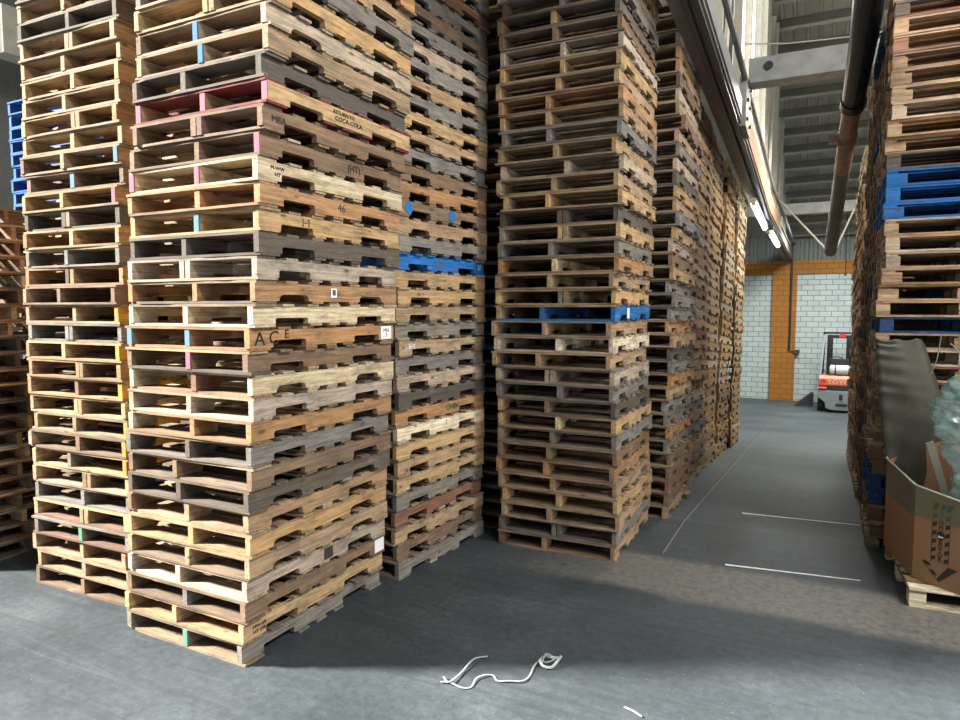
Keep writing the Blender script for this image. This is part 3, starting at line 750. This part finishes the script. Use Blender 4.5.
# tall creased back flap standing above the rim
lz = [(.15, .485, .83), (.72, .475, .84), (1.04, .435, .845), (1.3, .40, .835), (1.43, .385, .80), (1.59, .37, .745), (1.70, .36, .715), (1.765, .358, .685)]
m = MB(); nc = 10
def flapt(u, v):
    k = v*(len(lz)-1); i = min(int(k), len(lz)-2); f = k-i
    z, xl, xr = [lz[i][q]*(1-f)+lz[i+1][q]*f for q in range(3)]
    y = 6.11+.20*u-.16*max(0, .45-abs(u-.45))*(.6+.4*v)+.006*math.sin(v*62+u*4)*(1-u)+.010*noise.noise((u*6, v*9, 2))
    return Vector((xl+(xr-xl)*u, y, z-.02*v**6*abs(math.sin(u*7))))
nr_ = 54
vs = [flapt(i/nc, j/nr_)-OB for j in range(nr_+1) for i in range(nc+1)]
m.add(vs, [(j*(nc+1)+i, j*(nc+1)+i+1, (j+1)*(nc+1)+i+1, (j+1)*(nc+1)+i) for j in range(nr_) for i in range(nc)])
fl_ = m.build('back_flap', CARDIN, bx_, True); fl_['label'] = 'tall dark creased cardboard flap'
so_ = fl_.modifiers.new('thick', 'SOLIDIFY'); so_.thickness = .007; so_.offset = 1
# printed striped arrow on the slanting front panel
a = Vector((*OCT[1], 0)); b = Vector((*OCT[2], 0)); e = (b-a).normalized(); nrm = Vector((e.y, -e.x, 0))
if nrm.dot(a-cen) < 0: nrm = -nrm
org = a.lerp(b, .56)+nrm*.003
Mx = Matrix((( e.x, 0, nrm.x, 0), (e.y, 0, nrm.y, 0), (0, 1, 0, 0), (0, 0, 0, 1)))
def onpanel(u, v): return org+e*u+Vector((0, 0, v))-OB
PR = plain('arrow_print', (.030, .026, .014), .8)
m = MB()
def q4(p): m.add([onpanel(*k) for k in p], [tuple(range(len(p)))])
HW, T0, T1 = .058, .30, .70
for sgn in (-1, 1):
    z = T0
    k = 0
    while z < T1-.03:
        xa, xb = sgn*HW, sgn*(HW-.030)
        q4([(xa, z+(.016 if sgn > 0 else 0)), (xb, z+(0 if sgn > 0 else .016)), (xb, z+.028+(0 if sgn > 0 else .016)), (xa, z+.028+(.016 if sgn > 0 else 0))]); z += .058
    q4([(sgn*HW, T0-.01), (sgn*HW-.003*sgn, T0-.01), (sgn*HW-.003*sgn, T1), (sgn*HW, T1)])
for x0 in (-HW, -.01, .03): q4([(x0, T1-.035), (x0+.028, T1-.035), (x0+.045, T1), (x0+.012, T1)])
q4([(-.118, .285), (-.075, .285), (-.052, .262), (-.093, .262)]); q4([(-.062, .235), (-.030, .235), (-.012, .205), (-.044, .212)])
q4([(0, .165), (.118, .285), (.055, .285), (-.012, .188)])
q4([(-.118, .288), (-.118, .284), (0, .166), (0, .172)])
q4([(.026*math.cos(t*math.pi/8), .487+.030*math.sin(t*math.pi/8)) for t in range(16)])
ar_ = m.build('printed_arrow', PR, bx_)
m = MB(); m.add([onpanel(-.016, .470)+nrm*.001, onpanel(.016, .470)+nrm*.001, onpanel(.018, .480)+nrm*.001, onpanel(-.018, .484)+nrm*.001], [(0, 1, 2, 3)]); m.build('print_logo', WHITE_STICKER, ar_)
for k, ch in enumerate('SALOM'):
    me = text_mesh(ch, .043, 'print_letter'); me.materials.clear(); me.materials.append(PR)
    o = bpy.data.objects.new('print_letter', me); link(o, ar_); o.matrix_local = Matrix.Translation(onpanel(0, .655-k*.030)) @ Mx
for k, ch in enumerate('BOTOR'):
    me = text_mesh(ch, .043, 'print_letter'); me.materials.clear(); me.materials.append(PR)
    o = bpy.data.objects.new('print_letter', me); link(o, ar_); o.matrix_local = Matrix.Translation(onpanel(0, .440-k*.030)) @ Mx
# crumpled clear film filling the box
m = MB(); nu, nv = 110, 70; vs = []
for j in range(nv+1):
    for i in range(nu):
        t = 2*math.pi*i/nu; v = j/nv; ph = v*math.pi*.5
        z = .17+1.40*math.sin(ph)**.8; rr = math.cos(ph)**.5
        k = min(1, max(0, (z-.78)/.55)); rad = .32+.17*k*k*(3-2*k)
        p = Vector((1.15-.02*k+rad*math.cos(t)*rr, 5.76+.85*rad*math.sin(t)*rr, z))
        q = Vector((p.x*6, p.y*6, p.z*5))
        q2 = Vector((p.x*5+p.z*3, p.y*7, p.z*13-p.x*4)); n1 = noise.noise(q)*.07+(.5-abs(noise.noise(q2)))*.10+(.5-abs(noise.noise(q2*2.3)))*.06+noise.noise(q*9)*.012-.06
        p = p+Vector((math.cos(t), math.sin(t), .3))*n1*(1 if v < .97 else .3)
        vs.append(p)
m.add(vs, [(j*nu+i, j*nu+(i+1) % nu, (j+1)*nu+(i+1) % nu, (j+1)*nu+i) for j in range(nv) for i in range(nu)])
tag(m.build('plastic_film', CLEARFILM, None, True), 'heap of crumpled clear plastic film bulging out of the cardboard box', 'plastic film')
PALECARD = plain('pale_green_board', (.15, .155, .12), .6)
m = MB(); m.box((.745, 5.60, .86), (.05, .008, .5), rot=(R(18), R(-24), R(15)))
tag(m.build('cardboard_strip', PALECARD), 'pale slanting cardboard strip inside the bulk box beside the film', 'cardboard')
for pts, lab in (([(.72, 6.02, 1.50), (.755, 6.02, 1.62), (.775, 6.03, 1.80)], 'upright white strap end sticking out of the bulk box'), ([(.83, 6.0, 1.74), (.88, 6.0, 1.68), (.94, 5.98, 1.58)], 'slanting white strap end above the crumpled film'), ([(.90, 5.9, 1.80), (.98, 5.9, 1.745), (1.1, 5.9, 1.70)], 'white strap end at the right edge above the film')):
    tag(MB().tube(sp(pts, 4), .011, 6, flat=.3).build('strap_end', STRAPM), lab, 'strap')


# ------------------------------------------------------------------ forklift

FO = Vector((.43, 21.25, fz(21.25)))
fk = empty('forklift', FO); fk.rotation_euler = (-math.atan(.04), 0, 0)
tag(fk, 'orange and grey forklift parked with its back to the aisle by the far wall', 'forklift')
FOR = plain('forklift_orange', (.72, .16, .06), .45, var=.08); FGREY = plain('forklift_grey', (.20, .225, .235), .5, var=.12); FBLK = plain('forklift_black', (.015, .016, .018), .5)
RUB = plain('rubber', (.018, .018, .02), .85); TANK = plain('white_tank', (.62, .66, .66), .35, var=.05); FRED = plain('tail_red', (.62, .03, .04), .3); FWHITE = plain('pale_post', (.48, .51, .52), .45)
m = MB(); pr_ = [(-.54, .62), (-.54, .40), (-.46, .37), (-.36, .27), (-.33, .12), (-.20, .07), (.20, .07), (.33, .12), (.36, .27), (.46, .37), (.54, .40), (.54, .62)]
m.prism(pr_, 1, .0, .62); cw = m.build('counterweight', FGREY, fk, False, .02)
bmx = MB().box((.04, -.006, .44), (.09, .03, .16)).build('tow_pin', FBLK, cw); MB().box((.06, -.004, .22), (.30, .02, .085)).build('slot', FBLK, cw)
MB().tube([(.27, -.012, .21), (.27, .0, .21)], .035, 12).build('plug', FWHITE, cw)
m = MB().box((.0, .95, .33), (.86, 1.3, .42)); m.build('chassis', FGREY, fk, False, .02)
m = MB(); m.prism([(.02, .76), (.02, .95), (.10, 1.04), (1.0, 1.04), (1.0, .76)], 0, -.53, .53); hd = m.build('hood', FOR, fk, False, .025)
me = text_mesh('TOYOTA', .16, 'lettering'); me.materials.clear(); me.materials.append(FWHITE if False else plain('letter_paint', (.82, .50, .36), .5))
o = bpy.data.objects.new('lettering', me); link(o, hd); o.location = (.10, .012, .86); o.rotation_euler = (R(90), 0, 0); o.scale = (1.25, 1, 1)
MB().box((.10, .03, .69), (.86, .03, .14)).build('grille', FBLK, fk)
MB().box((0, .3, .69), (1.04, .5, .14)).build('body_band', FBLK, fk)
for x in (-.43, .47):
    tl = MB().box((x, .0, .70), (.20, .03, .10)).build('tail_light', FRED, fk); MB().box((x, -.017, .70), (.20, .006, .028)).build('lens_stripe', FWHITE, tl)
    MB().box((x+.02*(1 if x < 0 else -1), .005, .90), (.12, .02, .06)).build('reflector', FRED, fk)
for x in (-.45, .45):
    for y, r_ in ((.45, .27), (1.75, .33)):
        t_ = MB().tube([(x-.09, y, r_), (x-.07, y, r_), (x+.07, y, r_), (x+.09, y, r_)], [r_-.03, r_, r_, r_-.03], 24).build('tyre', RUB, fk)
        MB().tube([(x-.10, y, r_), (x+.10, y, r_)], r_*.5, 16).build('hub', FWHITE, t_)
tk = MB().tube([(-.27, .22, 1.20), (-.24, .22, 1.20), (.30, .22, 1.20), (.36, .22, 1.20), (.42, .22, 1.20)], [.07, .14, .14, .12, .05], 18).build('gas_tank', TANK, fk, True)
for x in (-.12, .22): MB().tube([(x-.015, .22, 1.20), (x+.015, .22, 1.20)], .146, 18).build('tank_strap', FBLK, tk)
MB().tube(sp([(-.27, .22, 1.2), (-.38, .15, 1.15), (-.45, .2, 1.3), (-.44, .4, 1.5)]), .014, 6).build('hose', FBLK, tk)
MB().box((-.02, .55, 1.12), (.5, .5, .14)).box((-.02, .33, 1.32), (.48, .12, .40)).build('seat', FBLK, fk, False, .03)
MB().tube([(-.10+.17*math.cos(a_*math.pi/10), 1.05+.15*math.sin(a_*math.pi/10), 1.50+.05*math.sin(a_*math.pi/10)) for a_ in range(21)], .016, 8).build('steering_wheel', FBLK, fk)
MB().tube([(-.10, 1.05, 1.5), (-.10, 1.3, 1.0)], .025, 8).build('steering_column', FBLK, fk)
gd = MB()
for x in (-.42, .42):
    for q in range(1): gd.box((x, .75, 2.24), (.07, 1.35, .06))
for k in range(8): gd.box((0, .12+k*.18, 2.25), (.84, .05, .05))
G_ = gd.build('overhead_guard', FBLK, fk)
for x in (-1, 1):
    MB().tube([(x*.50, .16, 1.02), (x*.47, .13, 1.5), (x*.42, .12, 2.24)], .035, 8).build('guard_post', FWHITE, G_)
    MB().tube([(x*.45, 1.75, .9), (x*.42, 1.4, 2.24)], .035, 8).build('guard_post', FBLK, G_)
MB().box((.03, .1, 2.18), (.16, .08, .10)).build('warning_light', FRED, G_)
ms = MB()
for x in (-.29, .29):
    ms.box((x, 2.02, 1.15), (.10, .14, 2.1)); ms.box((x*.72, 2.0, 1.15), (.06, .10, 2.1))
for z in (.3, 1.2, 2.15): ms.box((0, 2.02, z), (.62, .08, .10))
M_ = ms.build('mast', FBLK, fk)
for x in (-.25, .25):
    MB().box((x, 2.12, .35), (.1, .04, .55)).box((x, 2.6, .10), (.1, 1.0, .04)).build('fork', DARKSTEEL, fk)
# sloping plate at the wall
m = MB(); m.prism([(0, 0), (.55, 0), (.55, .40), (.48, .42)], 1, -.25, .25)
o = m.build('dock_plate', DARKSTEEL); o.location = (-.78, 23.0, fz(23.25)); tag(o, 'dark sloping metal plate on the floor left of the forklift', 'plate')


# ------------------------------------------------------------------ light and camera
wd = bpy.data.worlds.new('sky'); S.world = wd; wd.use_nodes = True
bg = wd.node_tree.nodes['Background']; bg.inputs[0].default_value = (.72, .86, 1., 1); bg.inputs[1].default_value = .26
sun = bpy.data.lights.new('sun', 'SUN'); sun.energy = 22.5; sun.angle = R(7); sun.color = (1., .96, .88)
so = bpy.data.objects.new('sun', sun); link(so)
d = Vector((.89, .455, -.62)); so.rotation_euler = d.to_track_quat('-Z', 'Y').to_euler(); so.location = (-20, -8, 12)

cam = bpy.data.cameras.new('camera'); co = bpy.data.objects.new('camera', cam); link(co)
co.location = (0, 0, 2.0); cam.sensor_width = 36; cam.lens = 673/960*36
co.rotation_euler = (R(90)-math.atan(52/673), 0, R(27.1)); cam.clip_start = .05
S.camera = co
S.view_settings.view_transform = 'Standard'; S.view_settings.look = 'None'; S.view_settings.gamma = 1; S.view_settings.use_curve_mapping = False
S.view_settings.exposure = .35
